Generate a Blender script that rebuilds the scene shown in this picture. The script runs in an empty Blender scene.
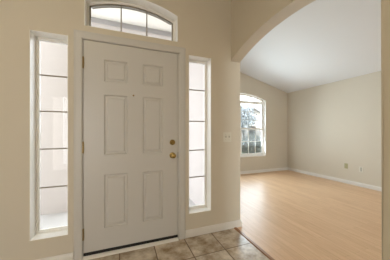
import bpy, bmesh, math, random
from mathutils import Vector, Matrix
from mathutils.geometry import tessellate_polygon

C = bpy.context.scene.collection
S = bpy.context.scene

# ------------------------------------------------------------------ camera
cd = bpy.data.cameras.new('camera')
cam = bpy.data.objects.new('camera', cd); C.objects.link(cam)
cam.location = (0.3551, -2.0089, 1.1874)
cam.rotation_euler = (math.radians(90), 0, math.radians(-20.81))
cd.sensor_width = 36.0
cd.lens = 187.05 / 390 * 36
cd.shift_y = 2.28 / 390
cd.clip_start = 0.02
S.camera = cam

# ------------------------------------------------------------------ world, exposure
w = bpy.data.worlds.new('sky'); S.world = w; w.use_nodes = True
bg = w.node_tree.nodes['Background']
bg.inputs['Color'].default_value = (0.90, 0.95, 1.0, 1)
bg.inputs['Strength'].default_value = 5.2
S.view_settings.view_transform = 'Standard'
S.view_settings.look = 'None'
S.view_settings.gamma = 1.0
S.view_settings.use_curve_mapping = False
S.view_settings.exposure = 0.0

sl = bpy.data.lights.new('sun', 'SUN'); sl.energy = 4.0; sl.angle = math.radians(1.0); sl.color = (1.0, 0.97, 0.92)
so = bpy.data.objects.new('sun', sl); C.objects.link(so); so.location = (-5, -2, 12)
so.rotation_euler = Vector((-0.12, 0.64, -0.76)).to_track_quat('-Z', 'Y').to_euler()

def portal(name, loc, rot, sx, sy):
    l = bpy.data.lights.new(name, 'AREA'); l.shape = 'RECTANGLE'; l.size = sx; l.size_y = sy
    l.cycles.is_portal = True
    o = bpy.data.objects.new(name, l); C.objects.link(o); o.location = loc; o.rotation_euler = rot
R90 = math.radians(90)
def area_light(name, loc, rot, sx, sy, power, col):
    l = bpy.data.lights.new(name, 'AREA'); l.shape = 'RECTANGLE'; l.size = sx; l.size_y = sy
    l.energy = power; l.color = col
    o = bpy.data.objects.new(name, l); C.objects.link(o); o.location = loc; o.rotation_euler = rot
# fill lights added at openings made for them in the rear walls, behind the camera
area_light('foyer_rear_fill', (-1.0, -4.17, 1.15), (R90, 0, 0), 1.1, 2.1, 16.0, (1.0, 0.97, 0.90))
area_light('foyer_warm_fill', (-0.5, -2.1, 3.3), (0, 0, 0), 0.4, 0.4, 17.5, (1.0, 0.86, 0.54))  # warm fill added overhead to tint the upper walls, no fixture
area_light('living_rear_fill', (2.25, -5.87, 1.1), (R90, 0, 0), 0.75, 2.0, 60.0, (0.80, 0.92, 1.0))  # added cool fill, placed where the arch wall shields the foyer
area_light('living_window_sky', (3.46, 2.70, 1.38), (-R90 * 1.15, 0, 0), 1.65, 1.7, 128.0, (0.76, 0.90, 1.0))
portal('living_window_daylight', (3.46, 2.66, 1.38), (-R90, 0, 0), 1.75, 1.85)

# ------------------------------------------------------------------ helpers
def obj(name, bm, mat=None, parent=None, smooth=False, recalc=True):
    if recalc:
        bmesh.ops.recalc_face_normals(bm, faces=bm.faces[:])
    me = bpy.data.meshes.new(name); bm.to_mesh(me); bm.free()
    if smooth:
        for p in me.polygons: p.use_smooth = True
    o = bpy.data.objects.new(name, me); C.objects.link(o)
    if mat: me.materials.append(mat)
    if parent: o.parent = parent
    return o

def tag(o, label, cat, group=None, kind=None):
    o['label'] = label; o['category'] = cat
    if group: o['group'] = group
    if kind: o['kind'] = kind
    return o

def thing(name, label, cat, loc=(0, 0, 0), group=None, kind=None):
    o = bpy.data.objects.new(name, None); C.objects.link(o); o.location = loc
    o.empty_display_size = 0.1
    return tag(o, label, cat, group, kind)

def box(bm, a, b, bevel=0.0, seg=2):
    m = Matrix.Translation([(p + q) / 2 for p, q in zip(a, b)]) @ Matrix.Diagonal([abs(q - p) for p, q in zip(a, b)] + [1])
    r = bmesh.ops.create_cube(bm, size=1, matrix=m)
    if bevel:
        es = list({e for v in r['verts'] for e in v.link_edges})
        bmesh.ops.bevel(bm, geom=es, offset=bevel, segments=seg, affect='EDGES', profile=0.5)
    return bm

def boxes(*ab, bevel=0.0):
    bm = bmesh.new()
    for a, b in ab: box(bm, a, b, bevel)
    return bm

def prism(loops, t0, t1, to3d):
    """flat polygon with holes, given as 2-D loops, given thickness from t0 to t1 along the third axis"""
    bm = bmesh.new()
    flat = [p for l in loops for p in l]
    tris = tessellate_polygon([[Vector((p[0], p[1], 0)) for p in l] for l in loops])
    va = [bm.verts.new(to3d(p[0], p[1], t0)) for p in flat]
    vb = [bm.verts.new(to3d(p[0], p[1], t1)) for p in flat]
    for t in tris:
        for vs in (va, vb):
            try: bm.faces.new([vs[i] for i in t])
            except ValueError: pass
    k = 0
    for l in loops:
        n = len(l)
        for i in range(n):
            j = (i + 1) % n
            bm.faces.new([va[k + i], va[k + j], vb[k + j], vb[k + i]])
        k += n
    bmesh.ops.dissolve_limit(bm, angle_limit=0.001, verts=bm.verts[:], edges=bm.edges[:])
    return bm

XZ = lambda a, b, t: (a, t, b)      # polygon in x,z thickened along y
YZ = lambda a, b, t: (t, a, b)      # polygon in y,z thickened along x

def rect(x0, z0, x1, z1): return [(x0, z0), (x1, z0), (x1, z1), (x0, z1)]

def arched(x0, z0, x1, zs, rise, n=24, d=0.0):
    """rectangle with a segmental arch on top; d insets the whole outline"""
    h = (x1 - x0) / 2; R = (h * h + rise * rise) / (2 * rise); cx = (x0 + x1) / 2; cz = zs + rise - R
    R -= d; x0 += d; x1 -= d; z0 += d; h -= d
    a = math.asin(h / R)
    return [(x0, z0), (x1, z0)] + [(cx + R * math.sin(a - 2 * a * i / n), cz + R * math.cos(a - 2 * a * i / n)) for i in range(n + 1)]

def lathe(bm, prof, origin, axis, n=24):
    """prof: (distance along axis, radius); closed surface of revolution"""
    ax = Vector(axis).normalized(); u = ax.orthogonal().normalized(); v = ax.cross(u); o = Vector(origin)
    rings = []
    for d, r in prof:
        rings.append([bm.verts.new(o + ax * d + (u * math.cos(2 * math.pi * k / n) + v * math.sin(2 * math.pi * k / n)) * max(r, 1e-4)) for k in range(n)])
    for a, b in zip(rings, rings[1:]):
        for k in range(n): bm.faces.new([a[k], a[(k + 1) % n], b[(k + 1) % n], b[k]])
    bm.faces.new(rings[0]); bm.faces.new(rings[-1])
    return bm

def tube(bm, pts, rads, n=8):
    rings = []
    for i, p in enumerate(pts):
        p = Vector(p); d = (Vector(pts[min(i + 1, len(pts) - 1)]) - Vector(pts[max(i - 1, 0)])).normalized()
        u = d.orthogonal().normalized(); v = d.cross(u)
        rings.append([bm.verts.new(p + (u * math.cos(2 * math.pi * k / n) + v * math.sin(2 * math.pi * k / n)) * rads[i]) for k in range(n)])
    for a, b in zip(rings, rings[1:]):
        for k in range(n): bm.faces.new([a[k], a[(k + 1) % n], b[(k + 1) % n], b[k]])
    bm.faces.new(rings[0]); bm.faces.new(rings[-1])
    return bm

def sweep(bm, path, prof):
    """profile (outward, up) swept along a floor polyline, mitred; outward = left of the walking direction"""
    n = len(path); cols = []
    for i, p in enumerate(path):
        p = Vector((p[0], p[1]))
        ds = []
        if i > 0: ds.append((p - Vector(path[i - 1][:2])).normalized())
        if i < n - 1: ds.append((Vector(path[i + 1][:2]) - p).normalized())
        ns = [Vector((-d.y, d.x)) for d in ds]
        m = ns[0] if len(ns) == 1 else (ns[0] + ns[1]).normalized()
        k = 1.0 if len(ns) == 1 else 1.0 / max(0.2, m.dot(ns[0]))
        cols.append([bm.verts.new((p.x + m.x * o * k, p.y + m.y * o * k, z)) for o, z in prof])
    q = len(prof)
    for a, b in zip(cols, cols[1:]):
        for k in range(q): bm.faces.new([a[k], a[(k + 1) % q], b[(k + 1) % q], b[k]])
    bm.faces.new(cols[0]); bm.faces.new(cols[-1])
    return bm

def bevel_edges(bm, test, offset, seg=4):
    es = [e for e in bm.edges if test(e.verts[0].co, e.verts[1].co)]
    bmesh.ops.bevel(bm, geom=es, offset=offset, segments=seg, affect='EDGES', profile=0.5)

# ------------------------------------------------------------------ materials
def srgb(r, g, b):
    f = lambda c: (c / 255 / 12.92) if c / 255 <= 0.04045 else ((c / 255 + 0.055) / 1.055) ** 2.4
    return (f(r), f(g), f(b), 1)

def mat(name, col, rough=0.5, metal=0.0, bump=0.0, bscale=200.0, vary=0.0, vscale=3.0, spec=0.5):
    m = bpy.data.materials.new(name); m.use_nodes = True
    nt = m.node_tree; p = nt.nodes['Principled BSDF']
    p.inputs['Base Color'].default_value = col
    p.inputs['Roughness'].default_value = rough
    p.inputs['Metallic'].default_value = metal
    p.inputs['Specular IOR Level'].default_value = spec
    tc = nt.nodes.new('ShaderNodeTexCoord')
    if vary:
        nz = nt.nodes.new('ShaderNodeTexNoise'); nz.inputs['Scale'].default_value = vscale; nz.inputs['Detail'].default_value = 5
        nt.links.new(tc.outputs['Object'], nz.inputs['Vector'])
        mx = nt.nodes.new('ShaderNodeMix'); mx.data_type = 'RGBA'
        mx.inputs['A'].default_value = [c * (1 - vary) for c in col[:3]] + [1]
        mx.inputs['B'].default_value = [min(1, c * (1 + vary)) for c in col[:3]] + [1]
        nt.links.new(nz.outputs['Fac'], mx.inputs['Factor'])
        nt.links.new(mx.outputs['Result'], p.inputs['Base Color'])
    if bump:
        nz = nt.nodes.new('ShaderNodeTexNoise'); nz.inputs['Scale'].default_value = bscale; nz.inputs['Detail'].default_value = 2
        nt.links.new(tc.outputs['Object'], nz.inputs['Vector'])
        b = nt.nodes.new('ShaderNodeBump'); b.inputs['Strength'].default_value = bump; b.inputs['Distance'].default_value = 0.002
        nt.links.new(nz.outputs['Fac'], b.inputs['Height']); nt.links.new(b.outputs['Normal'], p.inputs['Normal'])
    return m

M = {}
M['paint'] = mat('tan wall paint', srgb(208, 198, 180), 0.7, bump=0.15, bscale=90, vary=0.015, vscale=2)
M['ceiling'] = mat('white ceiling paint', srgb(220, 219, 218), 0.85, bump=0.2, bscale=120)
M['trim'] = mat('white trim paint', srgb(226, 220, 212), 0.35)
M['door'] = mat('off white door paint', srgb(200, 196, 190), 0.38, bump=0.04, bscale=60)
M['vinyl'] = mat('white window vinyl', srgb(247, 244, 238), 0.35)
M['muntin'] = mat('backlit grille bar vinyl', srgb(138, 130, 114), 0.4)  # backlit shade of the bars is put into this darker colour
M['grille'] = mat('grille bar greyed as backlit', srgb(178, 176, 172), 0.4)  # upper sash bars: white vinyl greyed to show them against the light
M['brass'] = mat('polished brass', srgb(184, 160, 104), 0.25, metal=1.0)
M['bronze'] = mat('aged brass hinge', srgb(150, 126, 78), 0.35, metal=1.0)
M['dark'] = mat('dark metal', srgb(52, 44, 36), 0.4, metal=0.6)
M['rubber'] = mat('black rubber sweep', srgb(16, 15, 14), 0.6)
M['plate'] = mat('light almond plastic', srgb(216, 210, 195), 0.35)
M['toggle'] = mat('almond toggle plastic', srgb(170, 160, 140), 0.35)
M['beige'] = mat('beige outlet plastic', srgb(176, 168, 128), 0.4)
M['slot'] = mat('dark slots', srgb(70, 64, 54), 0.6)
M['stucco'] = mat('pale exterior stucco', srgb(190, 182, 178), 0.9, bump=0.6, bscale=60, vary=0.05, vscale=14)
M['concrete'] = mat('pale concrete paving', srgb(166, 162, 158), 0.9, bump=0.2, bscale=40, vary=0.07, vscale=3)
M['beam'] = mat('grey painted beam', srgb(168, 166, 168), 0.7)
M['bark'] = mat('grey bark', srgb(112, 104, 98), 0.9, bump=0.5, bscale=30)
M['leafpale'] = mat('grey green leaves', srgb(138, 146, 152), 0.6, vary=0.2, vscale=2)
M['leaf'] = mat('dark green leaves', srgb(104, 110, 100), 0.6, vary=0.25, vscale=4)
M['roof'] = mat('grey shingles', srgb(150, 150, 156), 0.9, vary=0.1, vscale=8)
M['grass'] = mat('dry lawn', srgb(150, 152, 128), 0.95, vary=0.12, vscale=3)

def glass_mat():
    m = bpy.data.materials.new('clear window glass'); m.use_nodes = True; nt = m.node_tree
    nt.nodes.clear()
    out = nt.nodes.new('ShaderNodeOutputMaterial'); mx = nt.nodes.new('ShaderNodeMixShader')
    t = nt.nodes.new('ShaderNodeBsdfTransparent'); g = nt.nodes.new('ShaderNodeBsdfGlossy'); g.inputs['Roughness'].default_value = 0.02
    t.inputs['Color'].default_value = (0.95, 0.96, 0.96, 1)
    fr = nt.nodes.new('ShaderNodeFresnel'); fr.inputs['IOR'].default_value = 1.3
    nt.links.new(fr.outputs[0], mx.inputs[0]); nt.links.new(t.outputs[0], mx.inputs[1]); nt.links.new(g.outputs[0], mx.inputs[2])
    nt.links.new(mx.outputs[0], out.inputs['Surface'])
    return m
M['glass'] = glass_mat()

def screen_mat():
    m = bpy.data.materials.new('grey insect screen mesh'); m.use_nodes = True; nt = m.node_tree
    nt.nodes.clear()
    out = nt.nodes.new('ShaderNodeOutputMaterial'); mx = nt.nodes.new('ShaderNodeMixShader'); mx.inputs[0].default_value = 0.45
    t = nt.nodes.new('ShaderNodeBsdfTransparent'); d = nt.nodes.new('ShaderNodeBsdfDiffuse'); d.inputs['Color'].default_value = srgb(128, 130, 130)
    nt.links.new(t.outputs[0], mx.inputs[1]); nt.links.new(d.outputs[0], mx.inputs[2]); nt.links.new(mx.outputs[0], out.inputs['Surface'])
    return m
M['screen'] = screen_mat()

def node(nt, typ, **kw):
    n = nt.nodes.new(typ)
    for k, v in kw.items(): setattr(n, k, v)
    return n

def math_node(nt, op, a, b=None):
    n = nt.nodes.new('ShaderNodeMath'); n.operation = op
    for i, x in enumerate((a, b)):
        if x is None: continue
        if isinstance(x, (int, float)): n.inputs[i].default_value = x
        else: nt.links.new(x, n.inputs[i])
    return n.outputs[0]

def tile_mat():
    m = bpy.data.materials.new('mottled tan ceramic tile'); m.use_nodes = True; nt = m.node_tree; L = nt.links
    p = nt.nodes['Principled BSDF']
    tc = node(nt, 'ShaderNodeTexCoord'); sp = node(nt, 'ShaderNodeSeparateXYZ'); L.new(tc.outputs['Object'], sp.inputs[0])
    T = 0.333
    ux = math_node(nt, 'DIVIDE', math_node(nt, 'ADD', sp.outputs[0], 10 * T - 0.983), T)
    uy = math_node(nt, 'DIVIDE', math_node(nt, 'ADD', sp.outputs[1], 30 * T + 0.345), T)
    def edge(u):
        f = math_node(nt, 'FRACT', u)
        return math_node(nt, 'MINIMUM', f, math_node(nt, 'SUBTRACT', 1.0, f))
    e = math_node(nt, 'MINIMUM', edge(ux), edge(uy))
    mr = node(nt, 'ShaderNodeMapRange'); mr.interpolation_type = 'SMOOTHSTEP'
    mr.inputs['From Min'].default_value = 0.010; mr.inputs['From Max'].default_value = 0.020
    L.new(e, mr.inputs['Value'])
    cell = node(nt, 'ShaderNodeCombineXYZ')
    L.new(math_node(nt, 'FLOOR', ux), cell.inputs[0]); L.new(math_node(nt, 'FLOOR', uy), cell.inputs[1])
    wn = node(nt, 'ShaderNodeTexWhiteNoise'); L.new(cell.outputs[0], wn.inputs['Vector'])
    off = node(nt, 'ShaderNodeVectorMath', operation='ADD')
    sc = node(nt, 'ShaderNodeVectorMath', operation='SCALE'); sc.inputs['Scale'].default_value = 7.0
    L.new(wn.outputs['Color'], sc.inputs[0]); L.new(tc.outputs['Object'], off.inputs[0]); L.new(sc.outputs[0], off.inputs[1])
    nz = node(nt, 'ShaderNodeTexNoise'); nz.inputs['Scale'].default_value = 9; nz.inputs['Detail'].default_value = 8; nz.inputs['Roughness'].default_value = 0.62
    L.new(off.outputs[0], nz.inputs['Vector'])
    cr = node(nt, 'ShaderNodeValToRGB')
    cr.color_ramp.elements[0].position = 0.3; cr.color_ramp.elements[0].color = srgb(150, 127, 100)
    cr.color_ramp.elements[1].position = 0.72; cr.color_ramp.elements[1].color = srgb(234, 221, 204)
    L.new(nz.outputs['Fac'], cr.inputs[0])
    hv = node(nt, 'ShaderNodeHueSaturation')
    L.new(cr.outputs[0], hv.inputs['Color'])
    L.new(math_node(nt, 'ADD', math_node(nt, 'MULTIPLY', wn.outputs['Value'], 0.16), 0.92), hv.inputs['Value'])
    mx = node(nt, 'ShaderNodeMix', data_type='RGBA')
    mx.inputs['A'].default_value = srgb(112, 92, 70)
    L.new(mr.outputs[0], mx.inputs['Factor']); L.new(hv.outputs[0], mx.inputs['B'])
    L.new(mx.outputs['Result'], p.inputs['Base Color'])
    rr = node(nt, 'ShaderNodeMapRange'); rr.inputs['To Min'].default_value = 0.8; rr.inputs['To Max'].default_value = 0.22
    L.new(mr.outputs[0], rr.inputs['Value']); L.new(rr.outputs[0], p.inputs['Roughness'])
    b = node(nt, 'ShaderNodeBump'); b.inputs['Strength'].default_value = 0.5; b.inputs['Distance'].default_value = 0.002
    L.new(math_node(nt, 'ADD', mr.outputs[0], math_node(nt, 'MULTIPLY', nz.outputs['Fac'], 0.4)), b.inputs['Height'])
    L.new(b.outputs['Normal'], p.inputs['Normal'])
    return m
M['tile'] = tile_mat()

def wood_mat():
    m = bpy.data.materials.new('honey oak strip flooring'); m.use_nodes = True; nt = m.node_tree; L = nt.links
    p = nt.nodes['Principled BSDF']
    tc = node(nt, 'ShaderNodeTexCoord')
    mp = node(nt, 'ShaderNodeMapping'); mp.inputs['Rotation'].default_value = (0, 0, R90)
    L.new(tc.outputs['Object'], mp.inputs['Vector'])
    br = node(nt, 'ShaderNodeTexBrick'); br.offset = 0.37; br.offset_frequency = 2
    br.inputs['Scale'].default_value = 1.0; br.inputs['Brick Width'].default_value = 0.85; br.inputs['Row Height'].default_value = 0.075
    br.inputs['Mortar Size'].default_value = 0.0009; br.inputs['Mortar Smooth'].default_value = 0.3
    br.inputs['Color1'].default_value = srgb(230, 193, 155); br.inputs['Color2'].default_value = srgb(221, 182, 143)
    br.inputs['Mortar'].default_value = srgb(186, 150, 112)
    L.new(mp.outputs[0], br.inputs['Vector'])
    st = node(nt, 'ShaderNodeMapping'); st.inputs['Scale'].default_value = (26, 1.6, 1)
    L.new(tc.outputs['Object'], st.inputs['Vector'])
    nz = node(nt, 'ShaderNodeTexNoise'); nz.inputs['Scale'].default_value = 1.6; nz.inputs['Detail'].default_value = 6; nz.inputs['Distortion'].default_value = 0.6
    L.new(st.outputs[0], nz.inputs['Vector'])
    cr = node(nt, 'ShaderNodeValToRGB')
    cr.color_ramp.elements[0].position = 0.3; cr.color_ramp.elements[0].color = (0.88, 0.84, 0.79, 1)
    cr.color_ramp.elements[1].position = 0.6; cr.color_ramp.elements[1].color = (1.0, 1.0, 1.0, 1)
    L.new(nz.outputs['Fac'], cr.inputs[0])
    mx = node(nt, 'ShaderNodeMix', data_type='RGBA', blend_type='MULTIPLY'); mx.inputs['Factor'].default_value = 1.0
    L.new(br.outputs['Color'], mx.inputs['A']); L.new(cr.outputs[0], mx.inputs['B'])
    L.new(mx.outputs['Result'], p.inputs['Base Color'])
    p.inputs['Roughness'].default_value = 0.38
    p.inputs['Specular IOR Level'].default_value = 0.4
    b = node(nt, 'ShaderNodeBump'); b.inputs['Strength'].default_value = 0.15; b.inputs['Distance'].default_value = 0.001
    L.new(math_node(nt, 'MULTIPLY', br.outputs['Fac'], -1.0), b.inputs['Height']); L.new(b.outputs['Normal'], p.inputs['Normal'])
    return m
M['wood'] = wood_mat()
M['strip'] = mat('dark oak transition strip', srgb(150, 104, 60), 0.35, vary=0.15, vscale=12)

# ------------------------------------------------------------------ plan (metres; door wall face at y = 0, door hinge side at x = 0)
XL = -1.75                 # left side of the foyer
XA, XB = 1.598, 1.731      # foyer and living faces of the arch wall
XR = 5.19                  # right wall of the living room
YW = 2.479                 # living room window wall
YB = -5.9                  # rear wall
YF = -4.2                  # rear wall of the foyer
ZF = 3.36                  # foyer ceiling
EAVE, SLOPE = 2.424, 0.263
zc = lambda x: EAVE + (XR - x) * SLOPE

# floors
bm = boxes(((XL - 0.15, YB - 0.15, -0.12), (XA + 0.05, 0.0, 0.0)), ((-0.02, 0.0, -0.12), (0.934, 0.2, 0.0)))
tag(obj('floor_foyer', bm, M['tile']), 'mottled tan square ceramic tile floor in front of the entry door', 'floor', kind='structure')
bm = boxes(((XA + 0.05, YB - 0.15, -0.12), (XR + 0.15, 0.0, 0.0)), ((XB, 0.0, -0.12), (XR + 0.15, YW + 0.15, 0.0)))
tag(obj('floor_living', bm, M['wood']), 'glossy honey oak strip floor of the room beyond the arch', 'floor', kind='structure')

# door wall with openings for door, sidelights and transom
DW0, DW1 = 0.0, 0.19
SL = (-0.404, 0.25, -0.122, 2.072); SR = (1.043, 0.258, 1.322, 2.066); TR = (0.008, 2.19, 0.914, 2.475, 0.098)
outer = [(XL - 0.15, 0), (-0.02, 0), (-0.02, 2.068), (0.934, 2.068), (0.934, 0), (XB, 0), (XB, ZF), (XL - 0.15, ZF)]
bm = prism([outer, rect(*SL), rect(*SR), arched(*TR)], DW0, DW1, XZ)
bevel_edges(bm, lambda a, b: abs(a.x - XB) < 1e-4 and abs(b.x - XB) < 1e-4 and abs(a.y) < 1e-4 and abs(b.y) < 1e-4, 0.018)
tag(obj('wall_front', bm, M['paint']), 'tan foyer wall holding the entry door, sidelights and arched transom', 'wall', kind='structure')

# arch wall
acy, aR, atop, jamb = -0.74, 1.948, 2.212, -1.451
az = lambda y: atop - aR + math.sqrt(aR * aR - (y - acy) ** 2)
arc = [(jamb + (0 - jamb) * i / 36, az(jamb + (0 - jamb) * i / 36)) for i in range(37)]
outer = [(YB, 0), (jamb, 0)] + arc + [(0, ZF), (YB, ZF)]
bm = prism([outer], XA, XB, YZ)
def on_open(v):
    return (abs(v.x - XA) < 1e-4 or abs(v.x - XB) < 1e-4) and (abs(v.y - jamb) < 1e-4 or (jamb <= v.y <= 1e-4 and abs(v.z - az(min(0, v.y))) < 1e-3))
bevel_edges(bm, lambda a, b: on_open(a) and on_open(b) and abs(a.x - b.x) < 1e-4, 0.012)
tag(obj('wall_arch', bm, M['paint']), 'tan partition with a wide arched opening between foyer and living room', 'wall', kind='structure')

# remaining walls
tag(obj('wall_left', boxes(((XL - 0.15, YB, 0), (XL, 0.0, ZF))), M['paint']), 'tan left side wall of the foyer, beside the camera', 'wall', kind='structure')
tag(obj('wall_alcove', boxes(((XA, DW1, 0), (XB, YW, zc(XB)))), M['paint']), 'tan return wall running from the arch to the arched window wall', 'wall', kind='structure')
WIN = (2.58, 0.475, 4.335, 2.135, 0.165)
outer = [(XA, 0), (XR + 0.15, 0), (XR + 0.15, zc(XR)), (XR, zc(XR)), (XA, zc(XA))]
bm = prism([outer, arched(*WIN)], YW, YW + 0.15, XZ)
tag(obj('wall_back', bm, M['paint']), 'tan living room end wall holding the arched window', 'wall', kind='structure')
tag(obj('wall_right', boxes(((XR, YB, 0), (XR + 0.15, YW, EAVE))), M['paint']), 'plain tan living room side wall with two outlets near the floor', 'wall', kind='structure')
bm = prism([rect(XA, 0, XR + 0.15, ZF), rect(1.85, 0.02, 2.65, 2.15)], YB - 0.15, YB, XZ)  # hole added for the living room fill light, no glass in it
tag(obj('wall_rear', bm, M['paint']), 'tan rear wall of the living room with an opening added for fill light', 'wall', kind='structure')
bm = prism([rect(XL, 0, XA, ZF), rect(-1.6, 0.05, -0.4, 2.25)], YF - 0.15, YF, XZ)  # hole added for the foyer fill light, left without glass
tag(obj('wall_foyer_rear', bm, M['paint']), 'tan rear wall of the foyer with a tall opening added for fill light', 'wall', kind='structure')

# ceilings
tag(obj('ceiling_foyer', boxes(((XL - 0.15, YB - 0.15, ZF), (XB, DW1, ZF + 0.1))), M['ceiling']), 'flat white ceiling high above the foyer', 'ceiling', kind='structure')
poly = [(XB, zc(XB)), (XR + 0.15, zc(XR + 0.15)), (XR + 0.15, zc(XR + 0.15) + 0.1), (XB, zc(XB) + 0.1)]
bm = prism([poly], YB - 0.15, YW + 0.15, XZ)
tag(obj('ceiling_living', bm, M['ceiling']), 'sloping white ceiling of the room beyond the arch', 'ceiling', kind='structure')

# baseboards
prof = [(0, 0), (0.014, 0), (0.014, 0.058), (0.010, 0.068), (0.008, 0.078), (0.003, 0.083), (0, 0.083)]
def baseboard(name, paths, label):
    bm = bmesh.new()
    for p in paths: sweep(bm, p, prof)
    return tag(obj(name, bm, M['trim']), label, 'baseboard', kind='structure')
baseboard('baseboard_front', [[(XB, 0.3), (XB, 0.0), (0.999, 0.0)]], 'white baseboard from the door casing around the arch corner')
baseboard('baseboard_left', [[(-0.078, 0.0), (XL, 0.0), (XL, YB)]], 'white baseboard under the left sidelight')
baseboard('baseboard_back', [[(XR, YW), (XB, YW), (XB, 0.3)]], 'white baseboard under the arched window')
baseboard('baseboard_right', [[(XR, YB), (XR, YW)]], 'white baseboard along the plain wall with the outlets')

# transition strip between tile and oak
bm = prism([[(XA + 0.028, 0), (XA + 0.072, 0), (XA + 0.062, 0.008), (XA + 0.038, 0.008)]], jamb, -0.016, XZ)
tag(obj('trim_2', bm, M['strip']), 'dark oak transition strip between the tile and the oak floor', 'trim', kind='structure')

# ------------------------------------------------------------------ entry door
def casing():
    bm = bmesh.new()
    w = 0.07
    pro = [(0.0, 0.0), (0.0, 0.010), (0.012, 0.016), (0.05, 0.019), (0.066, 0.016), (w, 0.010), (w, 0.0)]
    path = [(-0.006, 0.0), (-0.006, 2.062), (0.930, 2.062), (0.930, 0.0)]
    nrm = [(-1, 0), (-1, 1), (1, 1), (1, 0)]
    cols = [[bm.verts.new((p[0] + n[0] * o, -d, p[1] + n[1] * o)) for o, d in pro] for p, n in zip(path, nrm)]
    q = len(pro)
    for a, b in zip(cols, cols[1:]):
        for k in range(q): bm.faces.new([a[k], a[(k + 1) % q], b[(k + 1) % q], b[k]])
    bm.faces.new(cols[0]); bm.faces.new(cols[-1])
    return bm
tag(obj('trim_1', casing(), M['door']), 'off white moulded casing around the entry door', 'trim', kind='structure')

door = thing('door_1', 'off white six panel entry door with brass knob and deadbolt', 'door', (0, 0, 0), kind='structure')
obj('jamb', boxes(((-0.02, 0.048, 0.0), (0.012, 0.17, 2.068)), ((-0.02, 0.0, 0.0), (-0.003, 0.05, 2.068)),
                  ((0.904, 0.048, 0.0), (0.934, 0.17, 2.068)), ((0.917, 0.0, 0.0), (0.934, 0.05, 2.068)),
                  ((-0.02, 0.0, 2.060), (0.934, 0.17, 2.068)), ((-0.02, 0.048, 2.04), (0.934, 0.17, 2.068))), M['door'], door)
PAN = [(0.175, 1.682, 0.389, 1.895), (0.538, 1.682, 0.747, 1.895), (0.175, 0.968, 0.389, 1.553), (0.538, 0.968, 0.747, 1.553),
       (0.175, 0.255, 0.389, 0.775), (0.538, 0.255, 0.747, 0.775)]
def slab():
    x0, x1, z0, z1 = 0.0, 0.914, 0.05, 2.057; yf, yb = 0.004, 0.048
    bm = prism([rect(x0, z0, x1, z1)] + [rect(*p) for p in PAN], yf, yb, XZ)
    for p in PAN:
        rings = []
        for ins, dep in ((0, 0), (0.006, 0.008), (0.011, 0.013), (0.026, 0.013), (0.034, 0.004), (0.039, 0.003)):
            r = rect(p[0] + ins, p[1] + ins, p[2] - ins, p[3] - ins)
            rings.append([bm.verts.new((a, yf + dep, b)) for a, b in r])
        for a, b in zip(rings, rings[1:]):
            for k in range(4): bm.faces.new([a[k], a[(k + 1) % 4], b[(k + 1) % 4], b[k]])
        bm.faces.new(rings[-1])
    bmesh.ops.remove_doubles(bm, verts=bm.verts[:], dist=1e-5)
    return bm
obj('slab', slab(), M['door'], door)
obj('door_sweep', boxes(((0.0, -0.002, 0.024), (0.914, 0.044, 0.051)), bevel=0.002), M['rubber'], door)['label'] = 'black rubber sweep along the bottom of the door'
bm = prism([[(-0.03, 0.0), (0.19, 0.0), (0.19, 0.018), (0.06, 0.022), (0.0, 0.022), (-0.022, 0.010)]], -0.003, 0.917, lambda a, b, t: (t, a, b))
obj('threshold', bm, M['trim'], door)
for hz in (1.84, 1.045, 0.232):
    bm = boxes(((-0.003, -0.003, hz - 0.051), (0.004, 0.006, hz + 0.051)))
    for k in range(5):
        z0 = hz - 0.051 + k * 0.0204
        lathe(bm, [(0.0005, 0.0062), (0.0199, 0.0062)], (-0.001, -0.008, z0), (0, 0, 1), 12)
    lathe(bm, [(0, 0.005), (0.006, 0.003), (0.009, 0.001)], (-0.001, -0.008, hz + 0.051), (0, 0, 1), 12)
    lathe(bm, [(0, 0.005), (0.006, 0.003), (0.009, 0.001)], (-0.001, -0.008, hz - 0.051), (0, 0, -1), 12)
    obj('hinge', bm, M['bronze'], door)['label'] = 'aged brass hinge'
bm = lathe(bmesh.new(), [(0, 0.031), (0.004, 0.031), (0.010, 0.026), (0.014, 0.022), (0.024, 0.020), (0.027, 0.017)], (0.854, 0.004, 1.077), (0, -1, 0), 32)
db = obj('deadbolt', bm, M['brass'], door); db['label'] = 'round brass deadbolt'
obj('thumb_turn', boxes(((0.836, -0.036, 1.0715), (0.872, -0.022, 1.0825)), bevel=0.003), M['brass'], db)
bm = lathe(bmesh.new(), [(0, 0.033), (0.004, 0.033), (0.009, 0.028), (0.012, 0.014), (0.030, 0.012), (0.036, 0.020), (0.046, 0.027), (0.058, 0.027), (0.066, 0.021), (0.069, 0.010)], (0.854, 0.004, 0.934), (0, -1, 0), 32)
kb = obj('knob', bm, M['brass'], door, smooth=True); kb['label'] = 'round brass door knob'
obj('lock_button', lathe(bmesh.new(), [(0, 0.006), (0.006, 0.006), (0.008, 0.004)], (0.854, -0.064, 0.934), (0, -1, 0), 16), M['brass'], kb)
obj('strike_plate', boxes(((0.9145, 0.001, 0.90), (0.9185, 0.03, 0.968))), M['dark'], door)['label'] = 'dark strike plate beside the knob'
obj('peephole', lathe(bmesh.new(), [(0, 0.009), (0.003, 0.008), (0.0035, 0.005)], (0.447, 0.004, 1.563), (0, -1, 0), 20), M['bronze'], door)['label'] = 'small brass peephole'

# ------------------------------------------------------------------ windows
def frame_ring(o, i, y0, y1): return prism([o, i], y0, y1, XZ)

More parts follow.
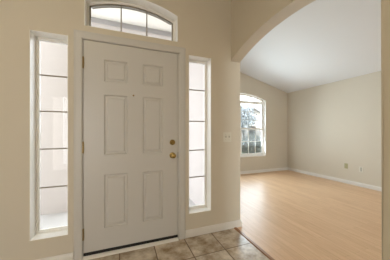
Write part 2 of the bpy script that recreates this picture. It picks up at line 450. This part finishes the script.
def sidelight(name, r, bars, label):
    x0, z0, x1, z1 = r
    t = thing(name, label, 'window', ((x0 + x1) / 2, 0.12, z0), kind='structure')
    t_inv = Matrix.Translation(-t.location)
    def part(n, bm, m, p):
        bm.transform(t_inv); o = obj(n, bm, m)
        o.parent = p
        return o
    e = 0.004
    # painted liner boards of the recess
    ln = frame_ring(rect(x0, z0, x1, z1), rect(x0 + e, z0 + e, x1 - e, z1 - e), 0.0015, 0.125)
    part('liner', ln, M['vinyl'], t)
    f = frame_ring(rect(x0 + e, z0 + e, x1 - e, z1 - e), rect(x0 + 0.017, z0 + 0.017, x1 - 0.017, z1 - 0.017), 0.112, 0.165)
    o = part('window_frame', f, M['vinyl'], t)
    a = rect(x0 + 0.017, z0 + 0.017, x1 - 0.017, z1 - 0.017); b = rect(x0 + 0.027, z0 + 0.027, x1 - 0.027, z1 - 0.027)
    part('glazing_bead', frame_ring(a, b, 0.124, 0.150), M['vinyl'], t)
    part('glass', boxes(((x0 + 0.027, 0.139, z0 + 0.027), (x1 - 0.027, 0.143, z1 - 0.027))), M['glass'], t)
    for z in bars:
        part('glazing_bar', boxes(((x0 + 0.027, 0.131, z - 0.006), (x1 - 0.027, 0.139, z + 0.006))), M['muntin'], t)
    return t
sidelight('window_1', SL, (0.668, 1.03, 1.384, 1.722), 'tall narrow sidelight window on the hinge side of the entry door')
sidelight('window_2', SR, (0.64, 0.968, 1.322, 1.704), 'tall narrow sidelight window on the knob side of the entry door')

t = thing('window_3', 'low arched transom window above the entry door', 'window', (0, 0, 0), kind='structure')
obj('liner', frame_ring(arched(*TR), arched(*TR, d=0.004), 0.0015, 0.125), M['vinyl'], t)
obj('window_frame', frame_ring(arched(*TR, d=0.004), arched(*TR, d=0.024), 0.115, 0.165), M['vinyl'], t)
obj('glazing_bead', frame_ring(arched(*TR, d=0.024), arched(*TR, d=0.036), 0.126, 0.150), M['muntin'], t)
obj('glass', prism([arched(*TR, d=0.036)], 0.139, 0.143, XZ), M['glass'], t)
def arch_z(A, x, d):
    h = (A[2] - A[0]) / 2; R = (h * h + A[4] ** 2) / (2 * A[4]); cx = (A[0] + A[2]) / 2
    return A[3] + A[4] - R + math.sqrt((R - d) ** 2 - (x - cx) ** 2)
for x in (0.328, 0.594):
    obj('glazing_bar', boxes(((x - 0.006, 0.130, TR[1] + 0.036), (x + 0.006, 0.139, arch_z(TR, x, 0.036)))), M['muntin'], t)
pts_o = [p for p in arched(*TR, d=0.048)[2:]]; pts_i = [p for p in arched(*TR, d=0.054)[2:]]
obj('arch_grille', prism([pts_o + pts_i[::-1]], 0.131, 0.139, XZ), M['muntin'], t)

# living room window: arched head light over two double hung units
t = thing('window_4', 'arched double hung window with grilles in the room beyond the arch', 'window', (0, 0, 0), kind='structure')
Y0 = YW
obj('liner', frame_ring(arched(*WIN), arched(*WIN, d=0.012), Y0 - 0.0005, Y0 + 0.14), M['vinyl'], t)
obj('window_frame', frame_ring(arched(*WIN, d=0.012), arched(*WIN, d=0.05), Y0 + 0.07, Y0 + 0.14), M['vinyl'], t)
obj('window_sill', boxes(((WIN[0] + 0.013, Y0 - 0.02, WIN[1] + 0.013), (WIN[2] - 0.013, Y0 + 0.07, WIN[1] + 0.035)), bevel=0.004), M['trim'], t)
xm = (WIN[0] + WIN[2]) / 2
obj('mullion', boxes(((xm - 0.035, Y0 + 0.065, WIN[1] + 0.05), (xm + 0.035, Y0 + 0.14, 2.075))), M['vinyl'], t)
obj('head_rail', boxes(((WIN[0] + 0.05, Y0 + 0.065, 2.07), (WIN[2] - 0.05, Y0 + 0.14, 2.10))), M['vinyl'], t)
hl = obj('head_glass', prism([[p for p in [(WIN[0] + 0.05, 2.10), (WIN[2] - 0.05, 2.10)]] + arched(*WIN, d=0.05)[2:]], Y0 + 0.103, Y0 + 0.107, XZ), M['glass'], t)
def sash(xa, xb, za, zb, y, cols, rows, name, bar):
    s = obj(name, frame_ring(rect(xa, za, xb, zb), rect(xa + 0.032, za + 0.045, xb - 0.032, zb - 0.045), y, y + 0.03), M['vinyl'], t)
    xa += 0.032; xb -= 0.032; za += 0.045; zb -= 0.045
    obj('glass', boxes(((xa, y + 0.013, za), (xb, y + 0.017, zb))), M['glass'], s)
    for k in range(1, cols):
        x = xa + (xb - xa) * k / cols
        obj('glazing_bar', boxes(((x - 0.009, y + 0.004, za), (x + 0.009, y + 0.013, zb))), bar, s)
    for k in range(1, rows):
        z = za + (zb - za) * k / rows
        obj('glazing_bar', boxes(((xa, y + 0.0035, z - 0.009), (xb, y + 0.0130, z + 0.009))), bar, s)
    return s
for xa, xb in ((WIN[0] + 0.05, xm - 0.035), (xm + 0.035, WIN[2] - 0.05)):
    sash(xa, xb, 1.26, 2.07, Y0 + 0.105, 3, 3, 'upper_sash', M['grille'])
    sash(xa, xb, WIN[1] + 0.05, 1.31, Y0 + 0.072, 3, 2, 'lower_sash', M['vinyl'])
    obj('insect_screen', boxes(((xa + 0.005, Y0 + 0.1365, WIN[1] + 0.05), (xb - 0.005, Y0 + 0.1385, 1.26))), M['screen'], t)['label'] = 'grey insect screen over the lower sash'
    obj('sash_lock', boxes((((xa + xb) / 2 - 0.025, Y0 + 0.074, 1.31), ((xa + xb) / 2 + 0.025, Y0 + 0.10, 1.322)), bevel=0.003), M['vinyl'], t)

# ------------------------------------------------------------------ switch and outlets
sw = thing('light_switch', 'almond double toggle light switch plate on the wall beside the arch', 'switch', (1.541, 0, 1.128))
def local(bm, o): bm.transform(Matrix.Translation(-o.location)); return bm
obj('cover_plate', local(boxes(((1.484, -0.006, 1.069), (1.598, 0.0, 1.187)), bevel=0.003), sw), M['plate'], sw)
for x in (1.518, 1.564):
    tg = obj('toggle', local(boxes(((x - 0.005, -0.017, 1.122), (x + 0.005, -0.005, 1.144)), bevel=0.002), sw), M['toggle'], sw)
    for dz in (-0.03, 0.03):
        obj('screw', local(lathe(bmesh.new(), [(0, 0.0035), (0.0012, 0.003)], (x, -0.006, 1.128 + dz), (0, -1, 0), 10), sw), M['toggle'], sw)

def outlet(name, y, z, m, label):
    o = thing(name, label, 'outlet', (XR, y, z), group='wall plates near the floor of the plain wall')
    obj('cover_plate', boxes(((-0.006, -0.037, -0.06), (0.0, 0.037, 0.06)), bevel=0.002), M['plate'] if m is None else m, o)
    return o
o = outlet('wall_outlet', 0.81, 0.405, M['beige'], 'beige duplex outlet on the plain wall, nearer the room corner')
for dz in (-0.025, 0.025):
    s_ = obj('receptacle', lathe(bmesh.new(), [(0, 0.017), (0.002, 0.017), (0.003, 0.015)], (-0.006, 0, dz), (-1, 0, 0), 20), M['beige'], o)
    obj('slot', boxes(((-0.0095, -0.008, dz - 0.004), (-0.0088, -0.006, dz + 0.006)), ((-0.0095, 0.006, dz - 0.004), (-0.0088, 0.008, dz + 0.006))), M['slot'], s_)
o = outlet('wall_outlet.001', 0.515, 0.375, M['plate'], 'white wall plate with a dark upright slot, nearer the arch edge')
obj('slot', boxes(((-0.009, -0.005, -0.04), (-0.0055, 0.005, 0.045)), bevel=0.001), M['slot'], o)

# ------------------------------------------------------------------ outside
tag(obj('ground', boxes(((-40, DW1, -0.3), (XA, 3.2, -0.12)), ((-40, 3.2, -0.3), (-2.2, 60, -0.14)), ((-2.2, 3.2, -0.3), (2.4, 60, -0.12))), M['concrete']), 'pale concrete walk outside the entry door', 'ground', kind='structure')
tag(obj('lawn', boxes(((2.4, YW + 0.15, -0.3), (60, 60, -0.13))), M['grass']), 'pale lawn outside the living room window', 'ground', kind='structure')
tag(obj('wall_alcove_exterior', boxes(((XA - 0.03, DW1, -0.12), (XA, YW + 0.15, zc(XA)))), M['stucco']), 'pale stucco face seen through the knob side sidelight', 'wall', kind='structure')
bm = prism([[(-0.9, -0.12), (-0.45, -0.12), (-0.45, 3.07), (1.45, 3.07), (1.45, -0.12), (XA - 0.03, -0.12), (XA - 0.03, 3.08), (-0.9, 3.08)]], 1.62, 1.76, XZ)
tag(obj('wall_porch', bm, M['stucco']), 'pale stucco porch wall seen through the sidelights', 'wall', kind='structure')
tag(obj('trim_3', boxes(((-0.9, 1.60, 3.08), (XA - 0.03, 1.78, 3.16)), bevel=0.01), M['beam']), 'grey porch beam seen through the arched transom', 'beam', kind='structure')
tag(obj('ceiling_porch', boxes(((-0.9, DW1, 3.16), (XA - 0.03, 1.78, 3.24))), M['vinyl']), 'white porch ceiling outside the arched transom', 'ceiling', kind='structure')

def leaf_cloud(rng, n, centre, rad, size):
    bm = bmesh.new()
    for _ in range(n):
        while True:
            p = Vector((rng.uniform(-1, 1), rng.uniform(-1, 1), rng.uniform(-1, 1)))
            if 0.25 < p.length < 1: break
        c = Vector(centre) + Vector((p.x * rad[0], p.y * rad[1], p.z * rad[2]))
        d = Vector((rng.gauss(0, 1), rng.gauss(0, 1), rng.gauss(0, 1))).normalized(); u = d.orthogonal().normalized(); v = d.cross(u)
        L = size * rng.uniform(0.6, 1.3)
        bm.faces.new([bm.verts.new(c + q) for q in (-u * L, v * L * 0.45 + d * L * 0.15, u * L, -v * L * 0.45 + d * L * 0.15)])
    return bm
rng = random.Random(4)
for i, (x, y, h, r) in enumerate(((4.2, 4.3, 1.25, 0.5), (5.3, 4.35, 1.18, 0.5), (6.45, 4.5, 1.28, 0.54))):
    s = thing('shrub' + ('.%03d' % i if i else ''), ['leafy dark shrub under the arched window, nearest the arch edge', 'leafy dark shrub outside the middle of the arched window',
              'leafy dark shrub outside the far side of the arched window'][i], 'shrub', (x, y, -0.13), group='shrubs outside the arched window')
    obj('leaves', leaf_cloud(rng, 1500, (0, 0, h * 0.58), (r, 0.4, h * 0.5), 0.055), M['leaf'], s)
    bm = bmesh.new()
    for k in range(5):
        a = k * 1.3; tube(bm, [(0.04 * math.cos(a), 0.04 * math.sin(a), -0.02), (0.3 * math.cos(a) * r, 0.2 * math.sin(a), h * 0.5), (0.6 * math.cos(a) * r, 0.3 * math.sin(a), h * 0.85)], [0.018, 0.012, 0.005], 6)
    obj('stem', bm, M['bark'], s)
tr = thing('tree', 'small grey green tree seen through the upper arched window', 'tree', (8.3, 9.2, -0.13))
bm = bmesh.new()
tube(bm, [(0, 0, -0.05), (0.05, 0, 1.0), (-0.05, 0.05, 2.0), (0, 0, 2.9)], [0.12, 0.09, 0.07, 0.03], 10)
for k in range(6):
    a = k * 1.05; z = 1.3 + 0.2 * k
    tube(bm, [(0, 0, z), (0.5 * math.cos(a), 0.5 * math.sin(a), z + 0.4), (1.0 * math.cos(a), 1.0 * math.sin(a), z + 0.65)], [0.05, 0.035, 0.012], 7)
obj('trunk', bm, M['bark'], tr)
obj('crown', leaf_cloud(rng, 1300, (-0.2, 0, 2.35), (1.15, 1.0, 0.95), 0.11), M['leafpale'], tr)

hs = thing('house', 'pale neighbour house with grey gabled roof across the street', 'house', (13.5, 15.0, -0.13))
obj('house_wall', prism([[(-4, 0), (4, 0), (4, 2.3), (0, 3.9), (-4, 2.3)]], 0, 6, XZ), M['stucco'], hs)
obj('roof', prism([[(-4.4, 2.14), (0, 3.9), (4.4, 2.14), (4.4, 2.3), (0, 4.06), (-4.4, 2.3)]], -0.4, 6.4, XZ), M['roof'], hs)
fw = obj('house_window', boxes(((-0.6, -0.04, 0.9), (0.6, 0.0, 2.1))), M['trim'], hs)
obj('pane', boxes(((-0.52, -0.06, 0.98), (0.52, -0.042, 2.02))), M['dark'], fw)
